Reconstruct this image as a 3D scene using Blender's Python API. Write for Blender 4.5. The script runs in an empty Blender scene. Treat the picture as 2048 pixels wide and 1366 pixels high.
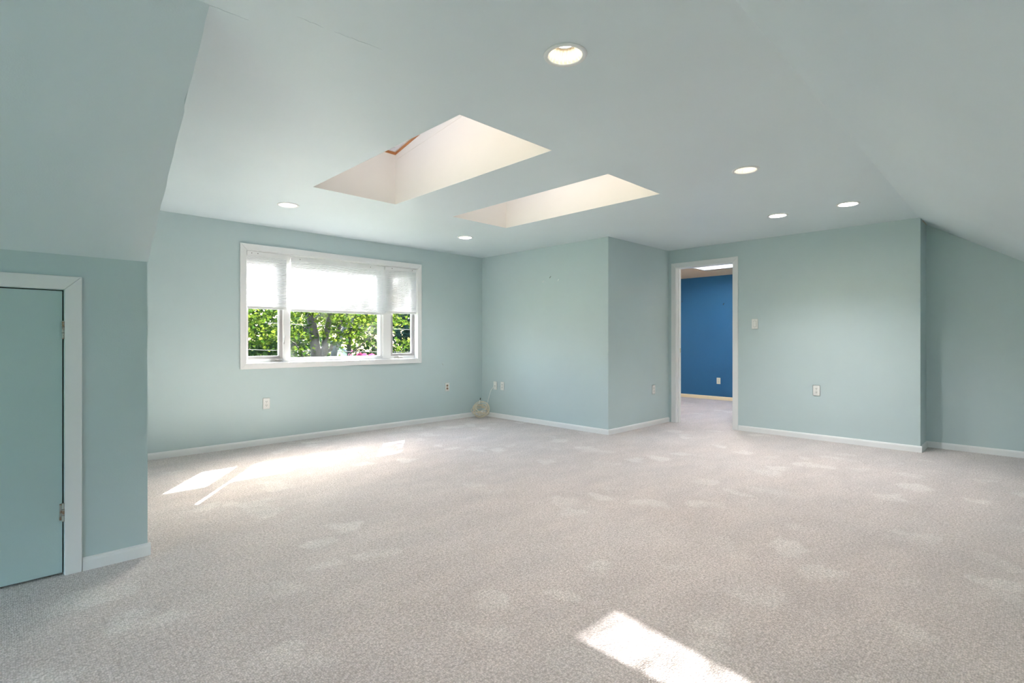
import bpy, bmesh, math, random
from mathutils import Vector, Matrix
from mathutils.geometry import tessellate_polygon
random.seed(7)
scene = bpy.context.scene
C = scene.collection

# ------------------------------------------------------------------ camera
cam_d = bpy.data.cameras.new('camera'); cam = bpy.data.objects.new('camera', cam_d); C.objects.link(cam)
cam.location = (0, 0, 1.10)
cam.rotation_euler = (math.radians(90), 0, math.radians(45.466 - 90))
cam_d.sensor_width = 36; cam_d.lens = 1036 / 2048 * 36; cam_d.shift_y = -3 / 2048
cam_d.clip_start = 0.02; cam_d.clip_end = 300
scene.camera = cam

# ------------------------------------------------------------------ sky, sun, exposure
SUN = Vector((0.70, 0.95, 1.0)).normalized()          # direction to the sun
world = bpy.data.worlds.new('sky'); scene.world = world; world.use_nodes = True
wn = world.node_tree; wn.nodes.clear()
sky = wn.nodes.new('ShaderNodeTexSky'); sky.sky_type = 'NISHITA'; sky.sun_disc = False
sky.sun_elevation = math.asin(SUN.z); sky.sun_rotation = math.atan2(SUN.x, SUN.y)
sky.air_density = 1.0; sky.dust_density = 4.0; sky.ozone_density = 1.0
bg = wn.nodes.new('ShaderNodeBackground'); bg.inputs['Strength'].default_value = 0.26
wo = wn.nodes.new('ShaderNodeOutputWorld')
wn.links.new(sky.outputs[0], bg.inputs[0]); wn.links.new(bg.outputs[0], wo.inputs[0])
sun_d = bpy.data.lights.new('sun', 'SUN'); sun_d.energy = 8.2; sun_d.angle = math.radians(0.53); sun_d.color = (1, 0.97, 0.93)
sun = bpy.data.objects.new('sun', sun_d); C.objects.link(sun)
sun.rotation_euler = SUN.to_track_quat('Z', 'Y').to_euler(); sun.location = (8, 12, 14)
WARM = 5.5                                            # warm reflector bulbs, watts
LAMP = 16.0                                            # downlight emission
vs = scene.view_settings
vs.view_transform = 'Standard'; vs.look = 'None'; vs.gamma = 1.0; vs.use_curve_mapping = False
vs.exposure = 3.64
cy = scene.cycles
cy.use_denoising = True; cy.max_bounces = 14; cy.diffuse_bounces = 10; cy.transparent_max_bounces = 24
cy.sample_clamp_indirect = 12.0; cy.caustics_reflective = False; cy.caustics_refractive = False

# ------------------------------------------------------------------ materials
def new_mat(name):
    m = bpy.data.materials.new(name); m.use_nodes = True
    return m, m.node_tree, m.node_tree.nodes['Principled BSDF']
def pos(nt, scale=(1, 1, 1)):
    g = nt.nodes.new('ShaderNodeNewGeometry'); v = nt.nodes.new('ShaderNodeVectorMath'); v.operation = 'MULTIPLY'
    v.inputs[1].default_value = scale
    nt.links.new(g.outputs['Position'], v.inputs[0]); return v.outputs[0]
def noise(nt, vec, scale, detail=3, rough=0.5):
    n = nt.nodes.new('ShaderNodeTexNoise'); n.inputs['Scale'].default_value = scale
    n.inputs['Detail'].default_value = detail; n.inputs['Roughness'].default_value = rough
    nt.links.new(vec, n.inputs['Vector']); return n.outputs['Fac']
def ramp(nt, fac, stops):
    r = nt.nodes.new('ShaderNodeValToRGB')
    while len(r.color_ramp.elements) < len(stops): r.color_ramp.elements.new(0.5)
    for e, (p, c) in zip(r.color_ramp.elements, stops):
        e.position = p; e.color = (*c, 1) if len(c) == 3 else c
    nt.links.new(fac, r.inputs[0]); return r.outputs[0]
def bump(nt, b, h, strength, dist):
    n = nt.nodes.new('ShaderNodeBump'); n.inputs['Strength'].default_value = strength; n.inputs['Distance'].default_value = dist
    nt.links.new(h, n.inputs['Height']); nt.links.new(n.outputs[0], b.inputs['Normal'])
def paint(name, col, rough=0.5, spec=0.3, var=0.02, peel=0.15):
    m, nt, b = new_mat(name)
    p = pos(nt); f = noise(nt, p, 1.3, 4)
    lo = tuple(c * (1 - var) for c in col); hi = tuple(min(1, c * (1 + var)) for c in col)
    nt.links.new(ramp(nt, f, [(0.3, lo), (0.7, hi)]), b.inputs['Base Color'])
    b.inputs['Roughness'].default_value = rough; b.inputs['Specular IOR Level'].default_value = spec
    if peel: bump(nt, b, noise(nt, p, 170, 3), peel, 0.002)
    return m
M = {}
M['wall'] = paint('aqua wall paint', (0.515, 0.613, 0.622), 0.55, 0.3)
M['ceil'] = paint('aqua satin ceiling paint', (0.68, 0.755, 0.785), 0.40, 0.5)
M['door'] = paint('aqua door enamel', (0.455, 0.575, 0.57), 0.45, 0.35)
M['cream'] = paint('cream shaft paint', (0.88, 0.845, 0.785), 0.6, 0.2)
M['blue'] = paint('deep blue wall paint', (0.024, 0.118, 0.255), 0.5, 0.3)
M['tan'] = paint('tan ceiling paint', (0.64, 0.48, 0.33), 0.6, 0.2)
M['warmtrim'] = paint('cream trim enamel', (0.85, 0.70, 0.48), 0.4, 0.3, 0.015, 0.05)
M['trim'] = paint('white trim enamel', (0.80, 0.80, 0.80), 0.35, 0.4, 0.015, 0.05)
M['plastic'] = paint('white outlet plastic', (0.82, 0.82, 0.79), 0.3, 0.5, 0.01, 0)
M['ivory'] = paint('ivory outlet plastic', (0.80, 0.72, 0.55), 0.35, 0.5, 0.01, 0)
M['slot'] = paint('dark slot', (0.05, 0.045, 0.04), 0.6, 0.2, 0.02, 0)
M['brown'] = paint('brown receptacle plastic', (0.36, 0.24, 0.17), 0.5, 0.3, 0.02, 0)
M['sash'] = paint('grey beige sash vinyl', (0.42, 0.40, 0.40), 0.4, 0.4, 0.02, 0)
M['roofmetal'] = paint('brown skylight cladding', (0.22, 0.15, 0.11), 0.45, 0.5, 0.03, 0)
M['cable'] = paint('beige cable jacket', (0.74, 0.66, 0.52), 0.45, 0.4, 0.05, 0)
M['wcable'] = paint('white cable jacket', (0.85, 0.84, 0.80), 0.45, 0.4, 0.02, 0)
M['housewall'] = paint('white house siding', (0.75, 0.74, 0.72), 0.7, 0.2, 0.03, 0)
M['houseroof'] = paint('grey roof shingle', (0.22, 0.23, 0.25), 0.8, 0.2, 0.15, 0)
def metal(name, col, rough):
    m, nt, b = new_mat(name)
    nt.links.new(ramp(nt, noise(nt, pos(nt), 60, 3), [(0.3, tuple(c * 0.85 for c in col)), (0.7, col)]), b.inputs['Base Color'])
    b.inputs['Metallic'].default_value = 0.9; b.inputs['Roughness'].default_value = rough; return m
M['steel'] = metal('satin nickel', (0.62, 0.60, 0.57), 0.35)
M['brass'] = metal('worn brass', (0.72, 0.58, 0.33), 0.35)
m, nt, b = new_mat('painted hinge with rust'); M['hinge'] = m
nt.links.new(ramp(nt, noise(nt, pos(nt), 45, 4), [(0.48, (0.45, 0.44, 0.40)), (0.62, (0.30, 0.17, 0.10))]), b.inputs['Base Color'])
b.inputs['Roughness'].default_value = 0.45; b.inputs['Metallic'].default_value = 0.3
m, nt, b = new_mat('pine frame'); M['wood'] = m
nt.links.new(ramp(nt, noise(nt, pos(nt, (3, 3, 40)), 6, 5), [(0.3, (0.42, 0.16, 0.055)), (0.7, (0.62, 0.29, 0.11))]), b.inputs['Base Color'])
b.inputs['Roughness'].default_value = 0.4
# carpet: loop pile, rows and scuffed nap
m, nt, b = new_mat('beige loop pile carpet'); M['carpet'] = m
p = pos(nt)
warp = nt.nodes.new('ShaderNodeTexNoise'); warp.inputs['Scale'].default_value = 5.0; nt.links.new(p, warp.inputs['Vector'])
wv = nt.nodes.new('ShaderNodeVectorMath'); wv.operation = 'MULTIPLY_ADD'; wv.inputs[1].default_value = (0.34, 0.34, 0)
nt.links.new(warp.outputs['Color'], wv.inputs[0]); nt.links.new(p, wv.inputs[2])
def vor(vec, scale, rnd=1.0, feat='F1'):
    v = nt.nodes.new('ShaderNodeTexVoronoi'); v.feature = feat; v.inputs['Scale'].default_value = scale; v.inputs['Randomness'].default_value = rnd
    nt.links.new(vec, v.inputs['Vector']); return v
def mix(bt, f, a, c):
    x = nt.nodes.new('ShaderNodeMix'); x.data_type = 'RGBA'; x.blend_type = bt
    if isinstance(f, float): x.inputs[0].default_value = f
    else: nt.links.new(f, x.inputs[0])
    for s, v in ((x.inputs[6], a), (x.inputs[7], c)):
        if isinstance(v, tuple): s.default_value = (*v, 1)
        else: nt.links.new(v, s)
    return x.outputs[2]
def mul(a, c):
    x = nt.nodes.new('ShaderNodeMath'); x.operation = 'MULTIPLY'
    for s, v in ((x.inputs[0], a), (x.inputs[1], c)):
        if isinstance(v, float): s.default_value = v
        else: nt.links.new(v, s)
    return x.outputs[0]
base = ramp(nt, noise(nt, p, 0.9, 3), [(0.3, (0.745, 0.672, 0.655)), (0.7, (0.77, 0.714, 0.708))])
scuff = ramp(nt, vor(wv.outputs[0], 3.1).outputs['Distance'], [(0.24, (1, 1, 1)), (0.36, (0, 0, 0))])
area = ramp(nt, noise(nt, p, 1.1, 2), [(0.40, (0, 0, 0)), (0.56, (1, 1, 1))])
c1 = mix('MIX', mul(mul(scuff, area), 0.5), base, (0.97, 0.935, 0.915))
streak = ramp(nt, noise(nt, pos(nt, (1.0, 2.2, 1)), 2.2, 4), [(0.35, (0.94, 0.945, 0.95)), (0.65, (1.04, 1.035, 1.03))])
c2 = mix('MULTIPLY', 1.0, c1, streak)
loops = vor(p, 150, 0.65)
c3 = mix('MULTIPLY', 0.85, c2, ramp(nt, loops.outputs['Distance'], [(0.1, (1.12, 1.12, 1.12)), (0.75, (0.62, 0.60, 0.58))]))
c4 = mix('MULTIPLY', 0.6, c3, ramp(nt, noise(nt, p, 90, 2), [(0.35, (0.72, 0.72, 0.72)), (0.65, (1.2, 1.2, 1.2))]))
nt.links.new(c4, b.inputs['Base Color']); b.inputs['Roughness'].default_value = 0.95; b.inputs['Specular IOR Level'].default_value = 0.05
b.inputs['Sheen Weight'].default_value = 0.15
inv = nt.nodes.new('ShaderNodeMath'); inv.operation = 'SUBTRACT'; inv.inputs[0].default_value = 1; nt.links.new(loops.outputs['Distance'], inv.inputs[1])
bump(nt, b, inv.outputs[0], 0.7, 0.006)
# glass panes
def glass(name, tint, painted_haze=None, dust=None):
    m = bpy.data.materials.new(name); m.use_nodes = True; nt = m.node_tree; nt.nodes.clear()
    o = nt.nodes.new('ShaderNodeOutputMaterial'); t = nt.nodes.new('ShaderNodeBsdfTransparent'); g = nt.nodes.new('ShaderNodeBsdfGlossy')
    g.inputs['Roughness'].default_value = 0.02; t.inputs[0].default_value = (*tint, 1)
    fr = nt.nodes.new('ShaderNodeFresnel'); ge = nt.nodes.new('ShaderNodeNewGeometry'); io = nt.nodes.new('ShaderNodeMapRange')
    io.inputs['To Min'].default_value = 1.45; io.inputs['To Max'].default_value = 1 / 1.45      # thin pane: same reflectance from both faces
    nt.links.new(ge.outputs['Backfacing'], io.inputs['Value']); nt.links.new(io.outputs[0], fr.inputs[0])
    mx = nt.nodes.new('ShaderNodeMixShader'); nt.links.new(fr.outputs[0], mx.inputs[0]); nt.links.new(t.outputs[0], mx.inputs[1]); nt.links.new(g.outputs[0], mx.inputs[2])
    out = mx.outputs[0]
    if dust: nt.links.new(dust(nt), t.inputs[0])
    if painted_haze:
        d = nt.nodes.new('ShaderNodeBsdfTranslucent'); d.inputs[0].default_value = (0.75, 0.8, 0.85, 1)
        m2 = nt.nodes.new('ShaderNodeMixShader'); nt.links.new(painted_haze(nt), m2.inputs[0])
        nt.links.new(out, m2.inputs[1]); nt.links.new(d.outputs[0], m2.inputs[2]); out = m2.outputs[0]
    nt.links.new(out, o.inputs[0]); return m
M['glass'] = glass('clear window glass', (0.93, 0.95, 0.95))
def painted_reflection(nt):  # pale reflection on the centre pane, painted as noise patches of translucent haze
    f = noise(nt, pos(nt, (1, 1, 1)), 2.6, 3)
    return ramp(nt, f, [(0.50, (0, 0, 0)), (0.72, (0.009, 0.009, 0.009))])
M['reflectglass'] = glass('window glass with painted reflection', (0.93, 0.95, 0.95), painted_reflection)
def dirt(nt):
    f = noise(nt, pos(nt, (2, 9, 1)), 2.4, 4, 0.6)
    return ramp(nt, f, [(0.46, (0.385, 0.385, 0.39)), (0.60, (0.18, 0.18, 0.18))])
M['skyglass'] = glass('tinted skylight glass with dust streaks', (0.4, 0.4, 0.4), dust=dirt)
# shade fabric
m = bpy.data.materials.new('white cellular shade fabric'); m.use_nodes = True; nt = m.node_tree; nt.nodes.clear(); M['fabric'] = m
o = nt.nodes.new('ShaderNodeOutputMaterial'); d = nt.nodes.new('ShaderNodeBsdfDiffuse'); t = nt.nodes.new('ShaderNodeBsdfTranslucent'); mx = nt.nodes.new('ShaderNodeMixShader')
col = ramp(nt, noise(nt, pos(nt), 300, 2), [(0.3, (0.80, 0.80, 0.815)), (0.7, (0.86, 0.86, 0.875))])
nt.links.new(col, d.inputs[0]); nt.links.new(col, t.inputs[0]); mx.inputs[0].default_value = 0.2
nt.links.new(d.outputs[0], mx.inputs[1]); nt.links.new(t.outputs[0], mx.inputs[2]); nt.links.new(mx.outputs[0], o.inputs[0])
# leaves and bark
def leafmat(name, a, c, trans):
    m = bpy.data.materials.new(name); m.use_nodes = True; nt = m.node_tree; nt.nodes.clear()
    o = nt.nodes.new('ShaderNodeOutputMaterial'); d = nt.nodes.new('ShaderNodeBsdfDiffuse'); t = nt.nodes.new('ShaderNodeBsdfTranslucent'); mx = nt.nodes.new('ShaderNodeMixShader')
    gi = nt.nodes.new('ShaderNodeNewGeometry')
    r = nt.nodes.new('ShaderNodeValToRGB'); r.color_ramp.elements[0].color = (*a, 1); r.color_ramp.elements[1].color = (*c, 1)
    nt.links.new(gi.outputs['Random Per Island'], r.inputs[0])
    nt.links.new(r.outputs[0], d.inputs[0]); nt.links.new(r.outputs[0], t.inputs[0]); mx.inputs[0].default_value = trans
    nt.links.new(d.outputs[0], mx.inputs[1]); nt.links.new(t.outputs[0], mx.inputs[2]); nt.links.new(mx.outputs[0], o.inputs[0]); return m
M['leaf'] = leafmat('maple leaf', (0.008, 0.022, 0.003), (0.054, 0.074, 0.009), 0.6)
M['leafdark'] = leafmat('dark leaf', (0.006, 0.016, 0.006), (0.024, 0.042, 0.010), 0.4)
M['leafpale'] = leafmat('pale leaf', (0.028, 0.048, 0.012), (0.09, 0.10, 0.035), 0.55)
M['conifer'] = leafmat('conifer needle', (0.004, 0.014, 0.011), (0.014, 0.032, 0.024), 0.2)
M['pinkleaf'] = leafmat('pink blossom', (0.09, 0.012, 0.035), (0.20, 0.04, 0.085), 0.5)
m, nt, b = new_mat('bark'); M['bark'] = m
nt.links.new(ramp(nt, noise(nt, pos(nt, (14, 14, 3)), 3, 5), [(0.3, (0.006, 0.004, 0.003)), (0.7, (0.026, 0.017, 0.012))]), b.inputs['Base Color']); b.inputs['Roughness'].default_value = 0.9
m, nt, b = new_mat('pale bark'); M['palebark'] = m
nt.links.new(ramp(nt, noise(nt, pos(nt, (14, 14, 3)), 3, 5), [(0.3, (0.02, 0.018, 0.016)), (0.7, (0.065, 0.06, 0.056))]), b.inputs['Base Color']); b.inputs['Roughness'].default_value = 0.9
m, nt, b = new_mat('lawn'); M['lawn'] = m
nt.links.new(ramp(nt, noise(nt, pos(nt), 4, 5), [(0.3, (0.02, 0.05, 0.012)), (0.7, (0.06, 0.10, 0.03))]), b.inputs['Base Color']); b.inputs['Roughness'].default_value = 0.95
def emit(name, col, s):
    m = bpy.data.materials.new(name); m.use_nodes = True; nt = m.node_tree; nt.nodes.clear()
    o = nt.nodes.new('ShaderNodeOutputMaterial'); e = nt.nodes.new('ShaderNodeEmission'); e.inputs[0].default_value = (*col, 1); e.inputs[1].default_value = s
    nt.links.new(e.outputs[0], o.inputs[0]); return m

# ------------------------------------------------------------------ helpers
def link(name, me, mat, parent=None):
    o = bpy.data.objects.new(name, me); C.objects.link(o)
    if mat and not me.materials: me.materials.append(M[mat] if isinstance(mat, str) else mat)
    if parent: o.parent = parent
    return o
def mesh(name, V, F, mat, parent=None, smooth=False):
    me = bpy.data.meshes.new(name); me.from_pydata([tuple(v) for v in V], [], F); me.update()
    if smooth:
        for q in me.polygons: q.use_smooth = True
    return link(name, me, mat, parent)
def fix(o):
    bm = bmesh.new(); bm.from_mesh(o.data); bmesh.ops.remove_doubles(bm, verts=bm.verts, dist=1e-5); bmesh.ops.recalc_face_normals(bm, faces=bm.faces); bm.to_mesh(o.data); bm.free(); return o
def tag(o, label=None, cat=None, group=None, kind=None):
    for k, v in (('label', label), ('category', cat), ('group', group), ('kind', kind)):
        if v: o[k] = v
    return o
def st(o, label, cat): return tag(o, label, cat, kind='structure')
def empty(name, loc=(0, 0, 0), rz=0):
    o = bpy.data.objects.new(name, None); C.objects.link(o); o.location = loc; o.rotation_euler.z = rz; o.empty_display_size = 0.1; return o
def slab(name, outer, holes, place, thick, mat, parent=None):
    """outer/holes: 2-D loops; place(u, v, w) -> 3-D; front at w=0, back at w=thick"""
    loops = [outer] + list(holes); flat = [q for l in loops for q in l]; n = len(flat)
    tris = tessellate_polygon([[Vector((q[0], q[1], 0)) for q in l] for l in loops])
    V = [place(u, v, 0) for u, v in flat] + [place(u, v, thick) for u, v in flat]
    F = [tuple(t) for t in tris] + [tuple(i + n for i in reversed(t)) for t in tris]
    k = 0
    for l in loops:
        m_ = len(l)
        for i in range(m_): F.append((k + i, k + (i + 1) % m_, n + k + (i + 1) % m_, n + k + i))
        k += m_
    o = mesh(name, V, F, mat, parent); return fix(o)
def box(name, a, c, mat, parent=None, bev=0.0, seg=2):
    bm = bmesh.new(); bmesh.ops.create_cube(bm, size=1)
    a, c = Vector(a), Vector(c); s = c - a; mid = (a + c) / 2
    for v in bm.verts: v.co = Vector((v.co.x * s.x, v.co.y * s.y, v.co.z * s.z)) + mid
    if bev: bmesh.ops.bevel(bm, geom=bm.edges[:], offset=bev, segments=seg, affect='EDGES')
    me = bpy.data.meshes.new(name); bm.to_mesh(me); bm.free(); return link(name, me, mat, parent)
def circ(cx, cy_, r, n=32): return [(cx + r * math.cos(2 * math.pi * i / n), cy_ + r * math.sin(2 * math.pi * i / n)) for i in range(n)]
def rect(a, b_, c, d): return [(a, c), (b_, c), (b_, d), (a, d)]
def lathe(name, prof, mat, parent=None, n=40, ribs=0, loc=(0, 0, 0)):
    V, F = [], []
    for j, (r, z) in enumerate(prof):
        for i in range(n):
            a = 2 * math.pi * i / n; V.append((loc[0] + r * math.cos(a), loc[1] + r * math.sin(a), loc[2] + z))
    for j in range(len(prof) - 1):
        for i in range(n): F.append((j * n + i, j * n + (i + 1) % n, (j + 1) * n + (i + 1) % n, (j + 1) * n + i))
    return mesh(name, V, F, mat, parent, True)
def tubes(chains, n=6):
    """chains: list of [(point, radius), ...] -> V, F"""
    V, F = [], []
    for ch in chains:
        b0 = len(V); m_ = len(ch); up = Vector((0.13, 0.21, 0.97))
        for j, (q, r) in enumerate(ch):
            q = Vector(q); t = Vector(ch[min(j + 1, m_ - 1)][0]) - Vector(ch[max(j - 1, 0)][0])
            if t.length < 1e-9: t = Vector((0, 0, 1))
            t.normalize(); s = t.cross(up)
            if s.length < 1e-3: s = t.cross(Vector((1, 0, 0)))
            s.normalize(); w = s.cross(t)
            for i in range(n):
                a = 2 * math.pi * i / n; V.append(q + (s * math.cos(a) + w * math.sin(a)) * r)
        for j in range(m_ - 1):
            for i in range(n): F.append((b0 + j * n + i, b0 + j * n + (i + 1) % n, b0 + (j + 1) * n + (i + 1) % n, b0 + (j + 1) * n + i))
        F.append(tuple(b0 + i for i in reversed(range(n)))); F.append(tuple(b0 + (m_ - 1) * n + i for i in range(n)))
    return V, F

# ------------------------------------------------------------------ room shell
ZC = 2.30; YW = 5.71; XB = 5.005; YN = 3.496; XE = 6.40; YE = 0.81; XR = 6.78; XD = 0.53; YK = 3.20; ZK = 1.50
XWEST = -3.2; YS = -0.55
cr = lambda x: 0.72 + 0.0163 * x                       # y of the ceiling crease
SL = 0.645                                             # right slope
zs = lambda x, y: ZC - SL * (cr(x) - y)
floor = slab('floor', [(XWEST - .2, YS - .2), (9.6, YS - .2), (9.6, 5.9), (XWEST - .2, 5.9)], [], lambda u, v, w: (u, v, -w), 0.15, 'carpet')
st(floor, 'beige loop pile carpet covering the whole attic floor', 'floor')

SK = [(1.735, 2.48, 2.16, 3.99), (3.12, 3.85, 2.18, 4.0)]
DL = [(1.690, 1.398, 1), (3.741, 1.450, 1), (5.321, 1.179, 0), (5.329, 1.764, 0), (1.810, 4.676, 0), (3.862, 4.706, 0)]
RL = 0.084
yl = 2.085
outer = [(XWEST - .1, cr(XWEST)), (XR + .1, cr(XR)), (XR + .1, YE), (XE + .06, YE + 0.02), (XE + .06, YN + .05), (XB + .05, YN + .05), (XB + .05, YW + .08), (XD - .05, YW + .08), (XD - .05, yl), (XWEST - .1, yl)]
holes = [rect(*s) for s in SK] + [circ(x, y, RL, 32) for x, y, k in DL]
ceiling = slab('ceiling', outer, holes, lambda u, v, w: (u, v, ZC + w), 0.012, 'ceil')
st(ceiling, 'flat pale aqua ceiling with two skylight openings and six recessed lights', 'ceiling')
def crack(a, c, z=ZC):
    ch = []; n = 8
    for i in range(n + 1):
        q = Vector(a).lerp(Vector(c), i / n); ch.append(((q.x, q.y + random.uniform(-.003, .003), z - 0.0002), 0.0016 * (0.4 + math.sin(math.pi * i / n) * .6)))
    V, F = tubes([ch], 5); mesh('paint_crack', V, F, 'ceil', ceiling)
crack((0.49, 2.084, 0), (0.66, 2.08, 0)); crack((0.78, 1.93, 0), (0.88, 1.925, 0)); crack((0.92, 1.922, 0), (1.12, 1.903, 0))

# sloping ceilings
sl = 1.0
o = mesh('ceiling_slope', [(XWEST - .1, cr(XWEST), ZC), (XR + .1, cr(XR), ZC), (XR + .1, YS - .1, zs(XR, YS - .1)), (XWEST - .1, YS - .1, zs(XWEST, YS - .1))], [(0, 1, 2, 3)], 'ceil')
m_ = o.modifiers.new('thick', 'SOLIDIFY'); m_.thickness = 0.02; m_.offset = -1
st(o, 'smooth pale aqua sloping ceiling beside the recess, brighter one', 'ceiling')
k = (ZC - ZK) / (YK - yl)
pts = [(XD + random.uniform(-.003, .003) * (0 < i < 24), yl + (YK - yl) * i / 24) for i in range(25)]
pts[7] = (XD - 0.008, pts[7][1]); pts[8] = (XD + .002, pts[8][1])
o = slab('ceiling_slope', [(XWEST - .1, yl)] + pts + [(XWEST - .1, YK)], [], lambda u, v, w: (u, v + w * .5, ZC - k * (v - yl) + w), 0.02, 'ceil')
st(o, 'shaded aqua sloping ceiling above the small knee wall door', 'ceiling')

# walls
GW = (0.40, 2.50, 0.60, 2.05)                          # gable window behind the viewpoint
WX0, WX1, WZ0, WZ1 = 1.786, 3.873, 0.861, 2.030
w = slab('wall_north', [(XD - .12, -.05), (XB + .12, -.05), (XB + .12, 2.36), (XD - .12, 2.36)], [rect(WX0, WX1, WZ0, WZ1)], lambda u, v, w: (u, YW + w, v), 0.15, 'wall')
st(w, 'pale aqua wall around the wide three-part window', 'wall')
w = slab('wall_west_dormer', [(yl + .01, ZC + .008), (YK + .012, ZK + .008), (YK + .012, -.05), (YW + .1, -.05), (YW + .1, ZC + .02), (yl + .01, ZC + .02)], [], lambda u, v, w: (XD - w, u, v), 0.03, 'wall')
st(w, 'aqua side wall of the dormer hidden behind the knee wall', 'wall')
w = slab('wall_northwest', [(XWEST - .1, -.05), (XD, -.05), (XD, ZK), (XWEST - .1, ZK)], [rect(-0.46, 0.205, -.02, 1.334)], lambda u, v, w: (u, YK + w, v), 0.11, 'wall')
st(w, 'low shaded aqua knee wall with the small access door', 'wall')
w = slab('wall_northeast', [(YN, -.05), (YW + .1, -.05), (YW + .1, 2.36), (YN, 2.36)], [], lambda u, v, w: (XB + w, u, v), 0.10, 'wall')
st(w, 'bright aqua wall with nail marks between window corner and nook', 'wall')
w = slab('wall_nook', [(XB + .1, -.05), (XE + .12, -.05), (XE + .12, 2.36), (XB + .1, 2.36)], [], lambda u, v, w: (u, YN + w, v), 0.10, 'wall')
st(w, 'shaded aqua return wall beside the doorway', 'wall')
DY0, DY1, DZ1 = 2.634, 3.385, 2.055
w = slab('wall_east', [(YE, -.05), (YN + .1, -.05), (YN + .1, 2.36), (YE, 2.36)], [rect(DY0 - .015, DY1 + .015, -.02, DZ1 + .015)], lambda u, v, w: (XE + w, u, v), 0.12, 'wall')
st(w, 'pale aqua wall around the doorway to the blue room', 'wall')
w = slab('wall_return', [(XE + .12, -.05), (XR + .1, -.05), (XR + .1, 2.40), (XE + .12, 2.40)], [], lambda u, v, w: (u, YE + w, v), 0.09, 'wall')
st(w, 'narrow dark aqua return at the recess corner', 'wall')
w = slab('wall_recess', [(YS - .1, -.05), (YE + .05, -.05), (YE + .05, 2.4), (cr(XR) + .02, ZC + .03), (YS - .1, zs(XR, YS - .1) + .02)], [], lambda u, v, w: (XR + w, u, v), 0.10, 'wall')
st(w, 'recessed aqua end wall under the sloping ceiling', 'wall')
w = slab('wall_south', [(XWEST - .1, -.05), (XR + .1, -.05), (XR + .1, zs(XR, YS) + .03), (XWEST - .1, zs(XWEST, YS) + .03)], [], lambda u, v, w: (u, YS - w, v), 0.10, 'wall')
st(w, 'low aqua knee wall behind the viewpoint', 'wall')
w = slab('wall_west', [(YS - .1, -.05), (YK + .1, -.05), (YK + .1, ZK), (yl, ZC + .02), (cr(XWEST), ZC + .02), (YS - .1, zs(XWEST, YS - .1))], [rect(*GW)], lambda u, v, w: (XWEST - w, u, v), 0.10, 'wall')
st(w, 'aqua gable end wall behind the viewpoint', 'wall')

# skylight shafts and roof windows
RS = 0.20
def skylight(i, x0, x1, y0, y1, label):
    x0 += .002; x1 -= .002; y0 += .002; y1 -= .002    # the plaster liner covers the cut edge
    zr = lambda y: 2.735 + RS * (y1 - y)
    yb = y1 - 1.25
    V = [(x0, y0, ZC - .0005), (x1, y0, ZC - .0005), (x1, y1, ZC - .0005), (x0, y1, ZC - .0005), (x0, y0, zr(y0)), (x1, y0, zr(y0)), (x1, y1, zr(y1)), (x0, y1, zr(y1)), (x0, yb, zr(yb)), (x1, yb, zr(yb))]
    mesh('skylight_shaft', V, [(0, 1, 5, 4), (2, 3, 7, 6), (1, 2, 6, 9, 5), (3, 0, 4, 8, 7), (4, 5, 9, 8)], 'cream', ceiling)
    # drywall joint on the long face
    for ch in ([((x1 - .0005, y1, 2.69), .0022), ((x1 - .0005, y1 - .95, 2.795), .0022), ((x1 - .0005, y0, 2.89), .0022)], [((x1 - .001, y1 - .001, ZC + .01), .002), ((x1 - .001, y1 - .001, 2.72), .002)]):
        V, F = tubes([ch], 6); mesh('drywall_joint', V, F, 'cream', ceiling)
    root = empty(f'window_{i}', (x0, y0, ZC)); st(root, label, 'skylight')
    def ring(name, a, b_, h0, h1, mat, par):
        fr = slab(name, rect(x0 - b_, x1 + b_, yb - b_, y1 + b_), [rect(x0 + a, x1 - a, yb + a, y1 - a)], lambda u, v, w: (u - x0, v - y0, zr(v) + h0 + w - ZC), h1 - h0, mat, par); return fr
    f = ring('frame', 0.004, 0.06, 0.0, 0.022, 'wood', root)
    ring('curb', 0.016, 0.06, 0.022, 0.12, 'trim', root)
    s = ring('sash', 0.035, 0.06, 0.12, 0.17, 'roofmetal', root)
    slab('pane', rect(x0 - .02, x1 + .02, yb - .02, y1 + .02), [], lambda u, v, w: (u - x0, v - y0, zr(v) + 0.145 + w - ZC), 0.004, 'skyglass', root)
skylight(2, *SK[0], 'wood-framed skylight in the ceiling opening nearest the viewpoint')
skylight(3, *SK[1], 'wood-framed skylight in the farther ceiling opening')

# baseboards
BH, BT = 0.062, 0.014
def baseboard(side, a, c, nrm, label, mat='trim', z=0.0):
    a, c, nv = Vector((*a, 0)), Vector((*c, 0)), Vector((*nrm, 0))
    prof = [(0, 0), (BT, 0), (BT, BH * .72), (BT * .75, BH * .9), (BT * .3, BH), (0, BH)]
    V = [p_ + nv * t + Vector((0, 0, h)) for p_ in (a, c) for t, h in prof]; n = len(prof)
    F = [(i, (i + 1) % n, n + (i + 1) % n, n + i) for i in range(n)] + [tuple(range(n)), tuple(range(n, 2 * n))]
    o = fix(mesh('baseboard_' + side, V, F, mat)); st(o, label, 'baseboard'); return o
baseboard('north', (XD, YW), (XB, YW), (0, -1), 'white baseboard under the window wall')
baseboard('northeast', (XB, YN - BT), (XB, YW - BT), (-1, 0), 'white baseboard along the bright wall next to the cable coil')
baseboard('nook', (XB, YN), (XE, YN), (0, -1), 'white baseboard along the shaded return beside the doorway')
baseboard('east', (XE, YE - BT), (XE, DY0 - .07), (-1, 0), 'long white baseboard between doorway and recess corner')
baseboard('return', (XE, YE), (XR - BT, YE), (0, -1), 'short white baseboard turning into the recess')
baseboard('recess', (XR, YS + .02), (XR, YE), (-1, 0), 'white baseboard along the recessed end wall')
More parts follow.
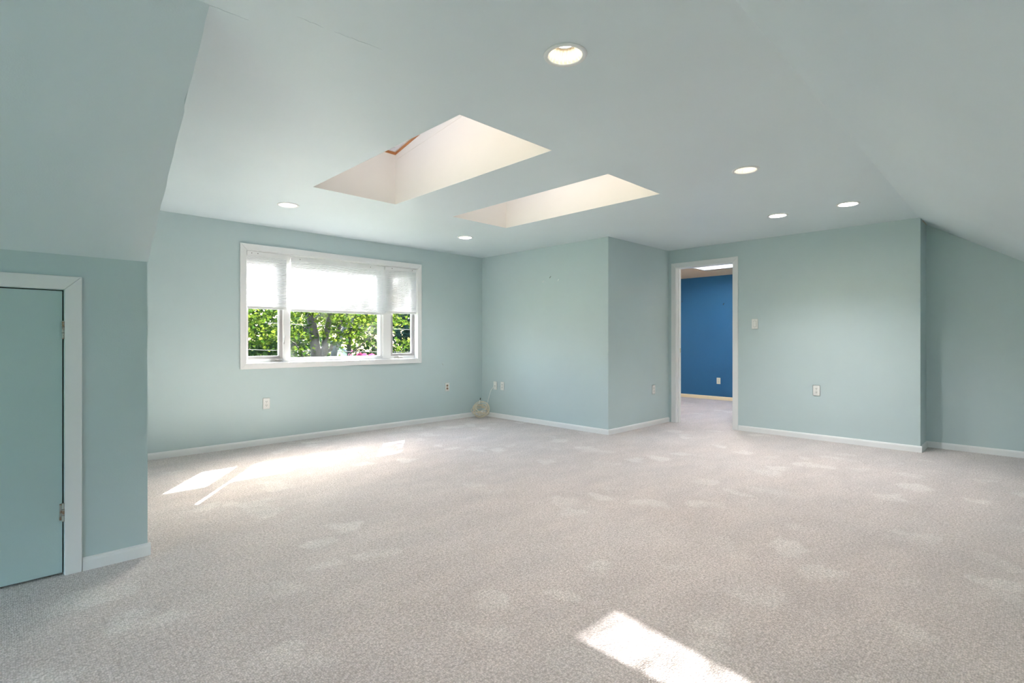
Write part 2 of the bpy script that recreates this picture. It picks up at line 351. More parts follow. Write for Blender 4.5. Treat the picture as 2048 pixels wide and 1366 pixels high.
baseboard('northwest', (0.272, YK), (XD + .012, YK), (0, -1), 'short white baseboard beside the small knee wall door')

# doors
def casing_side(name, verts2, place, t, par, mat='trim'): return slab(name, verts2, [], place, t, mat, par)
d1 = empty('door_1', (-0.13, YK, 0)); st(d1, 'small flush aqua access door with white casing in the knee wall', 'door')
pl = lambda u, v, w: (u + .13, -w, v)
slab('door_leaf', rect(-0.457, 0.200, 0.012, 1.329), [], lambda u, v, w: (u + .13, 0.004 + w, v), 0.032, 'door', d1)
cw = 0.063
def cas(name, l2, t=0.016):
    o = slab(name, l2, [], pl, t, 'trim', d1); m_ = o.modifiers.new('bevel', 'BEVEL'); m_.width = 0.003; m_.segments = 2; return o
cas('casing', [(0.207, 0), (0.207 + cw, 0), (0.207 + cw, 1.336 + cw), (0.207, 1.336)])
cas('casing', [(-0.462, 0), (-0.462 - cw, 0), (-0.462 - cw, 1.336 + cw), (-0.462, 1.336)])
cas('casing', [(-0.462, 1.336), (0.207, 1.336), (0.207 + cw, 1.336 + cw), (-0.462 - cw, 1.336 + cw)])
for zc in (1.147, 0.296):
    V, F = tubes([[((0.203 + .13, -0.008, zc - .042), .0055), ((0.203 + .13, -0.008, zc + .042), .0055)]], 10); h = mesh('hinge', V, F, 'hinge', d1, False)
    box('hinge_leaf', (0.190 + .13, -0.0005, zc - .038), (0.203 + .13, 0.004, zc + .038), 'door' if zc > 1 else 'hinge', h)
    for kz in (-.014, .014):
        V, F = tubes([[((0.203 + .13, -0.008, zc + kz - .001), .0062), ((0.203 + .13, -0.008, zc + kz + .001), .0062)]], 10); mesh('knuckle_gap', V, F, 'slot', h)
slab('door_stop', rect(-0.50, 0.245, -.04, 1.37), [rect(-0.43, 0.175, .03, 1.30)], lambda u, v, w: (u + .13, 0.037 + w, v), 0.03, 'slot', d1)
d2 = empty('door_2', (XE, 3.01, 0)); st(d2, 'white cased open doorway leading to the blue room', 'doorway')
pl2 = lambda u, v, w: (-w, u - 3.01, v)
cw = 0.066
def cas2(name, l2, t=0.016):
    o = slab(name, l2, [], pl2, t, 'trim', d2); m_ = o.modifiers.new('bevel', 'BEVEL'); m_.width = 0.004; m_.segments = 2; return o
cas2('casing', [(DY0, 0), (DY0 - cw, 0), (DY0 - cw, DZ1 + cw), (DY0, DZ1)])
cas2('casing', [(DY1, 0), (DY1 + cw, 0), (DY1 + cw, DZ1 + cw), (DY1, DZ1)])
cas2('casing', [(DY0, DZ1), (DY1, DZ1), (DY1 + cw, DZ1 + cw), (DY0 - cw, DZ1 + cw)])
for nm, a, c in (('jamb', (0, DY0 - .015 - 3.01, 0), (.122, DY0 + .004 - 3.01, DZ1)), ('jamb', (0, DY1 - .004 - 3.01, 0), (.122, DY1 + .015 - 3.01, DZ1)), ('jamb', (0, DY0 - .01 - 3.01, DZ1 - .004), (.122, DY1 + .01 - 3.01, DZ1 + .015)),
                 ('door_stop', (.045, DY1 - .014 - 3.01, 0), (.078, DY1 - .004 - 3.01, DZ1)), ('door_stop', (.045, DY0 + .004 - 3.01, 0), (.078, DY0 + .014 - 3.01, DZ1))):
    box(nm, a, c, 'trim', d2, 0.002)
box('strike_plate', (.084, DY1 - .0055 - 3.01, .93), (.112, DY1 - .0038 - 3.01, .99), 'brass', d2)

# second room
XF = 9.40; Z2 = 2.285
w = slab('wall_far', [(0.7, -.05), (5.4, -.05), (5.4, Z2 + .03), (0.7, Z2 + .03)], [], lambda u, v, w: (XF + w, u, v), 0.1, 'blue'); st(w, 'deep blue wall of the room beyond the doorway', 'wall')
w = slab('wall_far_north', [(XE + .12, -.05), (XF + .1, -.05), (XF + .1, Z2 + .03), (XE + .12, Z2 + .03)], [], lambda u, v, w: (u, 5.30 + w, v), 0.1, 'cream'); st(w, 'cream side wall of the blue room, out of sight', 'wall')
w = slab('wall_far_south', [(XE + .12, -.05), (XF + .1, -.05), (XF + .1, Z2 + .03), (XE + .12, Z2 + .03)], [], lambda u, v, w: (u, 0.92 - w, v), 0.015, 'cream'); st(w, 'cream side wall of the blue room behind the recess', 'wall')
w = slab('wall_far_west', [(YN + .1, -.05), (5.4, -.05), (5.4, Z2 + .03), (YN + .1, Z2 + .03)], [], lambda u, v, w: (XE + .12 - w, u, v), 0.05, 'cream'); st(w, 'cream wall of the blue room beside the doorway', 'wall')
sx0, sx1, sy0, sy1 = 7.15, 8.58, 2.75, 4.02
c2 = slab('ceiling_far', rect(XE + .12, XF + .1, 0.8, 5.4), [rect(sx0, sx1, sy0, sy1)], lambda u, v, w: (u, v, Z2 + w), 0.012, 'tan'); st(c2, 'cream ceiling of the blue room with a bright skylight well', 'ceiling')
zt = 2.95
mesh('skylight_shaft', [(sx0, sy0, Z2), (sx1, sy0, Z2), (sx1, sy1, Z2), (sx0, sy1, Z2), (sx0, sy0, zt), (sx1, sy0, zt), (sx1, sy1, zt), (sx0, sy1, zt)], [(0, 1, 5, 4), (1, 2, 6, 5), (2, 3, 7, 6), (3, 0, 4, 7)], 'trim', c2)
r4 = empty('window_4', (sx0, sy0, zt)); st(r4, 'skylight above the blue room seen through the doorway', 'skylight')
slab('frame', rect(-.05, sx1 - sx0 + .05, -.05, sy1 - sy0 + .05), [rect(.03, sx1 - sx0 - .03, .03, sy1 - sy0 - .03)], lambda u, v, w: (u, v, w), .06, 'wood', r4)
slab('pane', rect(-.02, sx1 - sx0 + .02, -.02, sy1 - sy0 + .02), [], lambda u, v, w: (u, v, .025 + w), .004, 'glass', r4)
baseboard('far', (XF, 0.95), (XF, 5.28), (-1, 0), 'cream baseboard under the blue wall', 'warmtrim')

# ------------------------------------------------------------------ big window
YG = 5.785
w1 = empty('window_1', (WX0, YW, WZ0)); st(w1, 'wide white three-part window with picture pane and two casements', 'window')
def wb(name, a, c, mat='trim', par=None, bev=0.002):
    off = Vector((WX0, YW, WZ0)); return box(name, Vector(a) - off, Vector(c) - off, mat, par or w1, bev)
def wcas(l2):
    o = slab('casing', [(u - WX0, v - WZ0) for u, v in l2], [], lambda u, v, w: (u, -w, v), 0.018, 'trim', w1); m_ = o.modifiers.new('bevel', 'BEVEL'); m_.width = 0.004; m_.segments = 2
cw = 0.062
wcas([(WX0, WZ0), (WX0, WZ1), (WX0 - cw, WZ1 + cw), (WX0 - cw, WZ0 - cw)])
wcas([(WX1, WZ0), (WX1, WZ1), (WX1 + cw, WZ1 + cw), (WX1 + cw, WZ0 - cw)])
wcas([(WX0, WZ1), (WX1, WZ1), (WX1 + cw, WZ1 + cw), (WX0 - cw, WZ1 + cw)])
wcas([(WX0, WZ0), (WX1, WZ0), (WX1 + cw, WZ0 - cw), (WX0 - cw, WZ0 - cw)])
wb('jamb', (WX0 - .012, YW - .001, WZ0), (WX0 + .004, 5.85, WZ1)); wb('jamb', (WX1 - .004, YW - .001, WZ0), (WX1 + .012, 5.85, WZ1))
wb('head_jamb', (WX0, YW - .001, WZ1 - .004), (WX1, 5.85, WZ1 + .012)); wb('sill', (WX0, YW - .001, WZ0 - .012), (WX1, 5.86, WZ0 + .004))
zf0, zf1 = WZ0 + .004, WZ1 - .004
MULL = [(2.172, 2.250), (3.395, 3.512)]
for a, c in MULL: wb('mullion', (a, YG - .030, zf0), (c, 5.84, zf1), bev=.004)
wb('bottom_rail', (MULL[0][1], YG - .028, zf0), (MULL[1][0], 5.84, .905), bev=.004)
wb('top_rail', (MULL[0][1], YG - .028, 1.985), (MULL[1][0], 5.84, zf1))
wb('side_rail', (3.362, YG - .018, .905), (MULL[1][0], 5.84, 1.985)); wb('side_rail', (MULL[0][1], YG - .010, .905), (MULL[0][1] + .010, 5.84, 1.985))
wb('pane', (MULL[0][1] + .006, YG, .90), (3.368, YG + .005, 1.99), 'reflectglass', bev=0)
def casement(x0, x1, latch_right):
    r = empty('sash', (0, 0, 0)); r.parent = w1
    for nm, a, c in (('casement_stop', (x0, YG - .022, zf0), (x1, 5.84, .898)), ('casement_stop', (x0, YG - .022, 1.995), (x1, 5.84, zf1))): wb(nm, a, c, 'trim', r)
    y0, y1 = YG - .018, YG + .03; t = 0.032
    wb('stile', (x0, y0, .898), (x0 + t, y1, 1.995), 'sash', r); wb('stile', (x1 - t, y0, .898), (x1, y1, 1.995), 'sash', r)
    wb('rail', (x0 + t, y0, .898), (x1 - t, y1, .922), 'sash', r); wb('rail', (x0 + t, y0, 1.965), (x1 - t, y1, 1.995), 'sash', r)
    wb('glazing_bead', (x1 - t - .010, YG - .008, .922), (x1 - t, YG + .01, 1.965), 'trim', r, 0); wb('glazing_bead', (x0 + t, YG - .008, .922), (x1 - t, YG + .01, .930), 'trim', r, 0)
    wb('pane', (x0 + t - .004, YG + .002, .918), (x1 - t + .004, YG + .006, 1.97), 'glass', r, 0)
    # crank operator
    cx = x1 - .075 if latch_right else x0 + .10
    off = Vector((WX0, YW, WZ0))
    k_ = wb('crank_cover', (cx - .055, YG - .040, zf0), (cx + .055, YG - .016, zf0 + .020), 'steel', r, .006)
    V, F = tubes([[(Vector((cx, YG - .036, zf0 + .014)) - off, .006), (Vector((cx - .005, YG - .050, zf0 + .026)) - off, .006), (Vector((cx + .04, YG - .054, zf0 + .018)) - off, .005), (Vector((cx + .055, YG - .056, zf0 + .012)) - off, .007)]], 8)
    mesh('crank_handle', V, F, 'steel', r)
    if latch_right:
        zl = 1.09
        wb('latch_plate', (x1 + .004, YG - .040, zl - .035), (x1 + .016, YG - .028, zl + .03), 'steel', r, .003)
        V, F = tubes([[(Vector((x1 + .004, YG - .044, zl - .02)) - off, .005), (Vector((x1 + .008, YG - .050, zl + .02)) - off, .004), (Vector((x1 + .014, YG - .046, zl + .06)) - off, .003)]], 8)
        mesh('latch_lever', V, F, 'steel', r)
casement(WX0 + .006, MULL[0][0], True); casement(MULL[1][1], WX1 - .006, False)

# gable end window behind the viewpoint
w5 = empty('window_5', (XWEST, GW[0], GW[2])); st(w5, 'white double casement window in the gable end behind the viewpoint', 'window')
gw, gh = GW[1] - GW[0], GW[3] - GW[2]
slab('casing', rect(-.065, gw + .065, -.065, gh + .065), [rect(0, gw, 0, gh)], lambda u, v, w: (w, u, v), .017, 'trim', w5)
for i in range(2):
    a, c = gw / 2 * i, gw / 2 * (i + 1)
    s_ = slab('sash', rect(a, c, 0, gh), [rect(a + .05, c - .05, .05, gh - .05)], lambda u, v, w: (-.03 - w, u, v), .05, 'trim', w5)
    slab('pane', rect(a + .04, c - .04, .04, gh - .04), [], lambda u, v, w: (-.05 - w, u, v), .005, 'glass', s_)

# cellular shades
def shade(name, x0, x1, ztop, zbot, yc, label, clips):
    r = empty(name, ((x0 + x1) / 2, yc, zbot)); tag(r, label, 'window shade', 'cellular shades in the big window')
    o = Vector(r.location)
    box('head_rail', Vector((x0, yc - .017, ztop - .042)) - o, Vector((x1, yc + .017, ztop)) - o, 'trim', r, .004)
    box('bottom_rail', Vector((x0, yc - .013, zbot)) - o, Vector((x1, yc + .013, zbot + .026)) - o, 'trim', r, .006)
    V, F = [], []; z0, z1 = zbot + .024, ztop - .040; n = int((z1 - z0) / .0125); 
    for side in (-1, 1):
        b0 = len(V)
        for i in range(2 * n + 1):
            z = z0 + (z1 - z0) * i / (2 * n); y = yc + side * (.011 if i % 2 else .005)
            V += [Vector((x0 + .002, y, z)) - o, Vector((x1 - .002, y, z)) - o]
        for i in range(2 * n): F.append((b0 + 2 * i, b0 + 2 * i + 1, b0 + 2 * i + 3, b0 + 2 * i + 2))
    mesh('pleated_fabric', V, F, 'fabric', r)
    for cx in clips:
        lathe('mounting_screw', [(0.0005, -.0), (.004, 0), (.004, .003)], 'slot', r, 10, loc=(0, 0, 0)).matrix_local = Matrix.Translation(Vector((cx, yc - .0175, ztop - .02)) - o) @ Matrix.Rotation(math.radians(90), 4, 'X')
    for cx in (x0 + (x1 - x0) * .25, x0 + (x1 - x0) * .78):
        box('pull_tab', Vector((cx - .03, yc - .017, zbot + .001)) - o, Vector((cx + .03, yc - .011, zbot + .009)) - o, 'trim', r, .002)
shade('cellular_shade', 1.796, 2.198, 2.021, 1.424, 5.729, 'narrow white cellular shade over the casement nearest the knee wall', (1.84, 1.90))
shade('cellular_shade', 2.247, 3.385, 2.008, 1.412, 5.729, 'wide white cellular shade over the big picture pane', (2.34, 3.2))
shade('cellular_shade', 3.405, 3.866, 2.021, 1.436, 5.729, 'narrow white cellular shade over the casement nearest the corner', (3.50, 3.80))

# ------------------------------------------------------------------ recessed lights
warm = emit('warm lamp', (1.0, 0.94, 0.84), 0.8); white = emit('white lamp', (0.98, 0.97, 0.98), LAMP); soft = emit('soft white lamp', (0.98, 0.97, 0.98), LAMP * .2)
M['baffle'] = paint('cream ribbed baffle', (0.84, 0.77, 0.64), 0.35, 0.5, 0.01, 0)
names = ['large warm recessed ceiling light nearest the viewpoint, deep ribbed baffle', 'warm recessed ceiling light between the near light and the doorway pair', 'bright recessed ceiling light beside the sloping ceiling, of the doorway pair', 'bright recessed ceiling light farther from the slope, of the doorway pair',
         'recessed ceiling light above the window near the knee wall end', 'small recessed ceiling light near the window corner']
for (x, y, kind), lab in zip(DL, names):
    r = empty('recessed_light', (x, y, ZC)); tag(r, lab, 'ceiling light', 'recessed ceiling lights')
    lathe('trim_ring', [(0.072, 0.004), (0.072, -.004), (0.078, -.006), (0.090, -.004), (0.0925, 0.0), (0.088, .001)], 'trim', r, 48)
    dep = 0.055 if kind else 0.075
    # ribbed baffle
    n = 96; prof = [(0.072, 0.0), (0.070, dep * .15), (0.066, dep * .55), (0.056 if kind else .066, dep)]
    V, F = [], []
    for rr, z in prof:
        for i in range(n):
            a = 2 * math.pi * i / n; q = rr + (0.0012 if i % 4 < 2 else -0.0012) * (0 < z)
            V.append((q * math.cos(a), q * math.sin(a), z))
    for j in range(len(prof) - 1):
        for i in range(n): F.append((j * n + i, j * n + (i + 1) % n, (j + 1) * n + (i + 1) % n, (j + 1) * n + i))
    mesh('baffle', V, F, 'baffle', r)
    if kind: lathe('lamp_collar', [(0.046, dep - .004), (0.058, dep + .001)], 'baffle', r, 32)
    lathe('lamp', [(0.0005, dep - .008), (0.03, dep - .006), (0.044 if kind else .058, dep - .001), (0.046 if kind else .068, dep + .002)], warm if kind else (soft if y > 3 and x < 3 else white), r, 32)
    # the bulb's beam
    sd = bpy.data.lights.new('reflector_bulb', 'SPOT')
    if kind: sd.energy = WARM; sd.color = (1.0, 0.85, 0.71); sd.spot_size = math.radians(112); sd.spot_blend = 0.75; sd.shadow_soft_size = 0.045
    else: sd.energy = 4.4 if x > 5 else (1.8 if x > 3 else 0.25); sd.color = (1, .975, .96); sd.spot_size = math.radians(116); sd.spot_blend = 1.0; sd.shadow_soft_size = 0.018
    if True:
        so = bpy.data.objects.new('reflector_bulb', sd); C.objects.link(so); so.parent = r; so.location = (0, 0, .012)
    lathe('housing', [(0.083, .002), (0.083, dep + .03), (0.0005, dep + .03)], 'steel', r, 24)

# ------------------------------------------------------------------ wall plates
def place_plate(root, loc, facing): root.location = loc; root.rotation_euler.z = facing     # local -Y is the face
def outlet(loc, facing, label, plate='plastic', rec='plastic'):
    r = empty('wall_outlet'); tag(r, label, 'outlet', 'duplex wall outlets')
    box('wall_plate', (-.036, -.006, -.058), (.036, 0, .058), plate, r, .003)
    for s in (-1, 1):
        q = slab('receptacle', [(.0165 * math.cos(a) * 1.0, max(-.0135, min(.0135, .0165 * math.sin(a))) + s * .0195) for a in [i * math.pi / 12 for i in range(24)]], [], lambda u, v, w: (u, -.0055 - w, v), .003, rec, r)
        for x in (-.006, .006): box('slot', (x - .0014, -.0092, s * .0195 - .002), (x + .0014, -.0080, s * .0195 + .008), 'slot', q)
        lathe('slot', [(.0004, 0), (.0028, 0), (.0028, .001)], 'slot', q, 8).matrix_local = Matrix.Translation((0, -.0086, s * .0195 - .008)) @ Matrix.Rotation(math.radians(90), 4, 'X')
    lathe('screw', [(.0004, 0), (.003, 0), (.003, .001)], 'steel', r, 8).matrix_local = Matrix.Translation((0, -.0065, 0)) @ Matrix.Rotation(math.radians(90), 4, 'X')
    place_plate(r, loc, facing)
N_, W_ = 0.0, -math.pi / 2
outlet((1.983, YW, .431), N_, 'white duplex outlet low on the wall under the window')
outlet((4.363, YW, .453), N_, 'white outlet with brown receptacles near the window corner', rec='brown')
outlet((XB, 5.277, .454), W_, 'white duplex outlet next to the cable plate in the corner')
outlet((6.010, YN, .459), N_, 'white duplex outlet on the shaded return beside the doorway')
outlet((XE, 1.717, .543), W_, 'white duplex outlet on the wall between doorway and recess')
outlet((XF, 4.13, .348), W_, 'ivory duplex outlet on the blue wall', 'ivory', 'ivory')
r = empty('cable_plate'); tag(r, 'white coaxial cable wall plate above the coiled cable', 'wall plate')
box('wall_plate', (-.036, -.006, -.058), (.036, 0, .058), 'plastic', r, .003)
for z in (-.004,):
    lathe('connector', [(.0005, .012), (.0045, .012), (.0045, 0), (.0075, 0), (.0075, -.003)], 'steel', r, 12).matrix_local = Matrix.Translation((0, -.008, z)) @ Matrix.Rotation(math.radians(90), 4, 'X')
for z in (-.045, .045): lathe('screw', [(.0004, 0), (.003, 0), (.003, .001)], 'steel', r, 8).matrix_local = Matrix.Translation((0, -.0065, z)) @ Matrix.Rotation(math.radians(90), 4, 'X')
place_plate(r, (XB, 5.425, .452), W_)
r = empty('light_switch'); tag(r, 'white rocker light switch on the wall beside the doorway', 'switch')
box('wall_plate', (-.037, -.006, -.060), (.037, 0, .060), 'plastic', r, .003)
q = slab('rocker', rect(-.0165, .0165, -.033, .033), [], lambda u, v, w: (u, -.006 - w * (.4 + 10 * abs(v)), v), .004, 'plastic', r)
slab('rocker_gap', rect(-.018, .018, -.035, .035), [rect(-.0168, .0168, -.0335, .0335)], lambda u, v, w: (u, -.0058 - w, v), .0004, 'slot', r)
for z in (-.047, .047): lathe('screw', [(.0004, 0), (.003, 0), (.003, .001)], 'steel', r, 8).matrix_local = Matrix.Translation((0, -.0065, z)) @ Matrix.Rotation(math.radians(90), 4, 'X')
place_plate(r, (XE, 2.372, 1.291), W_)

# nails and hooks left in the walls
def hook(loc, facing, label, mat='steel', s=1.0):
    V, F = tubes([[((0, 0, .006 * s), .0025 * s), ((0, -.008 * s, .006 * s), .0025 * s), ((0, -.014 * s, 0), .0025 * s), ((0, -.016 * s, -.010 * s), .0022 * s), ((0, -.022 * s, -.013 * s), .002 * s), ((0, -.026 * s, -.006 * s), .0018 * s)]], 8)
    o = mesh('picture_hook', V, F, mat); o.location = loc; o.rotation_euler.z = facing; tag(o, label, 'hook', 'hooks and nails left in walls')
hook((XB, 4.375, 1.906), W_, 'small dark nail on the bright wall, topmost of three', 'slot', 1.1)
hook((XB, 4.496, 1.858), W_, 'small white wall anchor on the bright wall, nearer the window corner', 'plastic')
hook((XB, 4.242, 1.857), W_, 'small white wall anchor on the bright wall, nearer the doorway', 'plastic')
hook((4.277, YW, .772), N_, 'small white cable clip on the window wall above an outlet', 'plastic', 1.2)
hook((XF, 4.84, 1.85), W_, 'dark hook high on the blue wall beside the door jamb', 'slot', 1.2)
hook((XF, 4.03, 1.76), W_, 'dark hook on the blue wall in the middle of the doorway', 'slot', 1.6)

# coiled cable in the corner
cc = empty('coiled_cable', (4.80, 5.50, 0)); tag(cc, 'coil of beige cable lying against the corner baseboard', 'cable')
chains = []
rnd = random.Random(3)
for kx in range(10):
    tilt = Matrix.Rotation(rnd.uniform(-.42, .42), 3, 'X') @ Matrix.Rotation(rnd.uniform(-.5, .5), 3, 'Y')
    base_rot = Matrix.Rotation(math.radians(-45 + rnd.uniform(-18, 18)), 3, 'Z') @ Matrix.Rotation(math.radians(rnd.choice((58, 66, 72, 30))), 3, 'X')
    R_ = rnd.uniform(.090, .128); sq = rnd.uniform(.78, 1.0); ch = []
    cz = Vector((rnd.uniform(-.02, .02), rnd.uniform(-.02, .02), .118 + rnd.uniform(-.012, .012)))
    for i in range(33):
        a = 2 * math.pi * i / 32; q = base_rot @ tilt @ Vector((R_ * math.cos(a), R_ * sq * math.sin(a), .004 * math.sin(3 * a))) + cz
        q.z = max(q.z, .006); ch.append((q, .0050))
    chains.append(ch)
V, F = tubes(chains, 6); mesh('coil', V, F, 'cable', cc, True)
V, F = tubes([[((-.02, .02, .20), .0042), ((.0, .03, .235), .0042), ((.012, .035, .255), .0042)]], 6); mesh('cable_end', V, F, 'wcable', cc, True)
V, F = tubes([[((.012, .035, .252), .0058), ((.024, .04, .278), .0058)]], 8); mesh('plug', V, F, 'slot', cc)
pa = Vector((XB - .022, 5.425, .448)) - Vector(cc.location)
ch = []
for i in range(13):
    t = i / 12; q = Vector((pa.x - .012 * math.sin(t * math.pi) - t * .085, pa.y + .035 * min(1, t * 4) + t * .02, pa.z - .275 * t)); ch.append((q, .0032))
ch[0] = (pa, .0032)
V, F = tubes([ch], 6); mesh('lead', V, F, 'wcable', cc, True)

# ------------------------------------------------------------------ outside
g = mesh('ground', [(-60, -60, -3.1), (90, -60, -3.1), (90, 120, -3.1), (-60, 120, -3.1)], [(0, 1, 2, 3)], 'lawn'); st(g, 'green lawn far below the window', 'ground')
def leaves(name, centers, size, mat, parent, rnd, droop=.3):
    V, F = [], []
    out = [(0, -.5), (.34, -.30), (.5, .08), (.22, .20), (0, .5), (-.22, .20), (-.5, .08), (-.34, -.30)]
    for c in centers:
        s = size * rnd.uniform(.65, 1.25)
        rm = Matrix.Rotation(rnd.uniform(0, 6.28), 3, 'Z') @ Matrix.Rotation(rnd.gauss(0, .75), 3, 'X') @ Matrix.Rotation(rnd.gauss(0, .5), 3, 'Y')
        b0 = len(V)
        for u, v in out: V.append(Vector(c) + rm @ Vector((u * s, v * s, -abs(u) * s * droop)))
        F.append((b0, b0 + 1, b0 + 2, b0 + 3, b0 + 4)); F.append((b0, b0 + 4, b0 + 5, b0 + 6, b0 + 7))
    o = mesh(name, V, F, mat, parent); o['kind'] = 'stuff'; return o
def bez(pts, r0, r1, n=10, wob=.02, rnd=random):
    ch = []; m_ = len(pts) - 1
    for i in range(n * m_ + 1):
        t = i / n; j = min(int(t), m_ - 1); f_ = t - j
        p0, p1, p2, p3 = (Vector(pts[max(j - 1, 0)]), Vector(pts[j]), Vector(pts[j + 1]), Vector(pts[min(j + 2, m_)]))
        q = .5 * ((2 * p1) + (p2 - p0) * f_ + (2 * p0 - 5 * p1 + 4 * p2 - p3) * f_ ** 2 + (3 * p1 - p0 - 3 * p2 + p3) * f_ ** 3)
        u = i / (n * m_); ch.append((q + Vector((rnd.gauss(0, wob), rnd.gauss(0, wob), rnd.gauss(0, wob * .5))) * (0 < i), r0 + (r1 - r0) * u))
    return ch
rnd = random.Random(11)
# near maple
t1 = empty('maple_tree', (4.66, 10.5, -3.1)); tag(t1, 'forked maple tree with backlit leaves right outside the picture pane', 'tree')
o1 = Vector(t1.location)
trunk = [bez([(4.66, 10.5, -3.1), (4.64, 10.5, -1), (4.62, 10.5, .9), (4.50, 10.6, 1.8), (4.2, 10.8, 3.0)], .15, .05, 8, .006, rnd), bez([(4.72, 10.48, .45), (4.80, 10.45, 1.0), (4.86, 10.4, 1.5), (5.0, 10.3, 2.6)], .085, .04, 8, .006, rnd)]
V, F = tubes([[(q - o1, r) for q, r in ch] for ch in trunk], 10); mesh('trunk', V, F, 'bark', t1, True)
br = [bez(p_, a, c, 7, .012, rnd) for p_, a, c in [
    ([(4.78, 10.5, .75), (5.0, 10.4, 1.05), (5.08, 10.35, 1.35), (5.3, 10.2, 2.0), (5.9, 10.0, 3.0)], .045, .015),
    ([(4.45, 10.6, .55), (4.30, 10.4, .85), (4.05, 10.2, 1.05), (3.5, 10, 1.4)], .018, .006),
    ([(4.50, 10.6, .5), (4.36, 10.5, .80), (4.2, 10.4, 1.0), (3.9, 10.2, 1.5)], .020, .006),
    ([(4.7, 10.5, .5), (5.0, 10.3, .6), (5.35, 10.1, .92), (5.75, 10, 1.25), (6.2, 9.9, 1.5)], .022, .006),
    ([(4.55, 10.55, 1.6), (4.0, 10.0, 1.9), (3.3, 9.7, 2.0)], .035, .01), ([(4.9, 10.4, 1.8), (5.6, 10.0, 2.4), (6.6, 9.8, 3.2)], .035, .01)]]
br.append(bez([(4.86, 10.4, 1.5), (4.95, 9.9, 2.7), (5.05, 9.1, 3.5), (4.95, 8.0, 3.4), (4.72, 7.2, 2.85)], .045, .008, 7, .01, rnd)); br.append(bez([(5.05, 9.1, 3.5), (4.6, 8.1, 3.25), (4.1, 7.2, 2.92)], .02, .005, 7, .01, rnd))
for ch in br:
    V, F = tubes([[(q - o1, r) for q, r in ch]], 6); mesh('branch', V, F, 'bark', t1, True)
cs = []
def cloud(n, c, r, keep=lambda q: True):
    k_ = 0
    clumps = [Vector((c[0] + rnd.uniform(-1, 1) * r[0], c[1] + rnd.uniform(-1, 1) * r[1], c[2] + rnd.uniform(-1, 1) * r[2])) for _ in range(max(3, n // 26))]
    out = []
    while k_ < n:
        q = rnd.choice(clumps) + Vector((rnd.gauss(0, .16), rnd.gauss(0, .16), rnd.gauss(0, .05)))
        if keep(q): out.append(q - o1); k_ += 1
    return out
keep = lambda q: not (5.35 < q.x < 6.0 and .6 < q.z < 1.2)
cs += cloud(1050, (3.9, 10.0, 1.35), (1.0, .8, .5), keep) + cloud(820, (5.6, 10.1, 1.75), (1.0, .7, .3), keep) + cloud(300, (6.6, 10.0, 1.3), (.5, .5, .5), keep) + cloud(1100, (4.9, 10.4, 2.7), (1.7, 1.2, .7))
cs += cloud(160, (5.5, 9.9, 1.35), (.8, .4, .2), keep)
spray = []
for n_, x0_, x1_, z0_, z1_ in ((10, 3.78, 4.44, 2.80, 3.02), (3, 4.05, 4.40, 2.68, 2.80), (5, 4.62, 4.90, 2.40, 2.86), (13, 4.50, 4.94, 2.9, 3.4)):
    for _ in range(n_):
        q = Vector((rnd.uniform(x0_, x1_), 7.2 + rnd.uniform(-.1, .1), rnd.uniform(z0_, z1_)))
        spray += [q + Vector((rnd.gauss(0, .036), rnd.gauss(0, .04), rnd.gauss(0, .022))) - o1 for _ in range(22)]
leaves('leaf_spray', spray, .078, 'leaf', t1, rnd)
leaves('foliage', cs, .076, 'leaf', t1, rnd)
# leaning tree with pale stem
t2 = empty('leaning_tree', (5.15, 12.6, -3.1)); tag(t2, 'slim leaning tree with pale lower stem behind the maple', 'tree'); o1 = Vector(t2.location)
s_ = 12.6 / 10.5
sc = lambda x, z: (x * s_, 12.6, 1.1 + (z - 1.1) * s_)
ch = [bez([(5.6, 12.6, -3.1), (5.85, 12.6, -.5), sc(5.02, .80), sc(5.10, 1.015), sc(5.26, 1.348), sc(5.61, 1.668), sc(6.3, 2.3), (8.6, 12.4, 4.6), (9.3, 12.0, 6.2)], .10, .02, 6, .006, rnd), bez([sc(5.26, 1.348), sc(5.45, 1.45), sc(5.65, 1.531), sc(6.2, 1.8)], .03, .008, 6, .01, rnd), bez([sc(5.05, .85), sc(5.2, 1.1), sc(5.22, 1.5)], .03, .01, 6, .01, rnd)]
for i, c_ in enumerate(ch):
    V, F = tubes([[(q - o1, r) for q, r in c_]], 8); mesh('branch' if i else 'trunk', V, F, 'palebark', t2, True)
cs = cloud(500, (6.6, 12.4, 2.0), (1.2, .5, .4)) + cloud(300, (9.2, 12.2, 6.6), (0.75, .7, .6)) + cloud(150, (7.4, 12.3, 1.5), (.7, .5, .25))
leaves('foliage', cs, .10, 'leaf', t2, rnd)
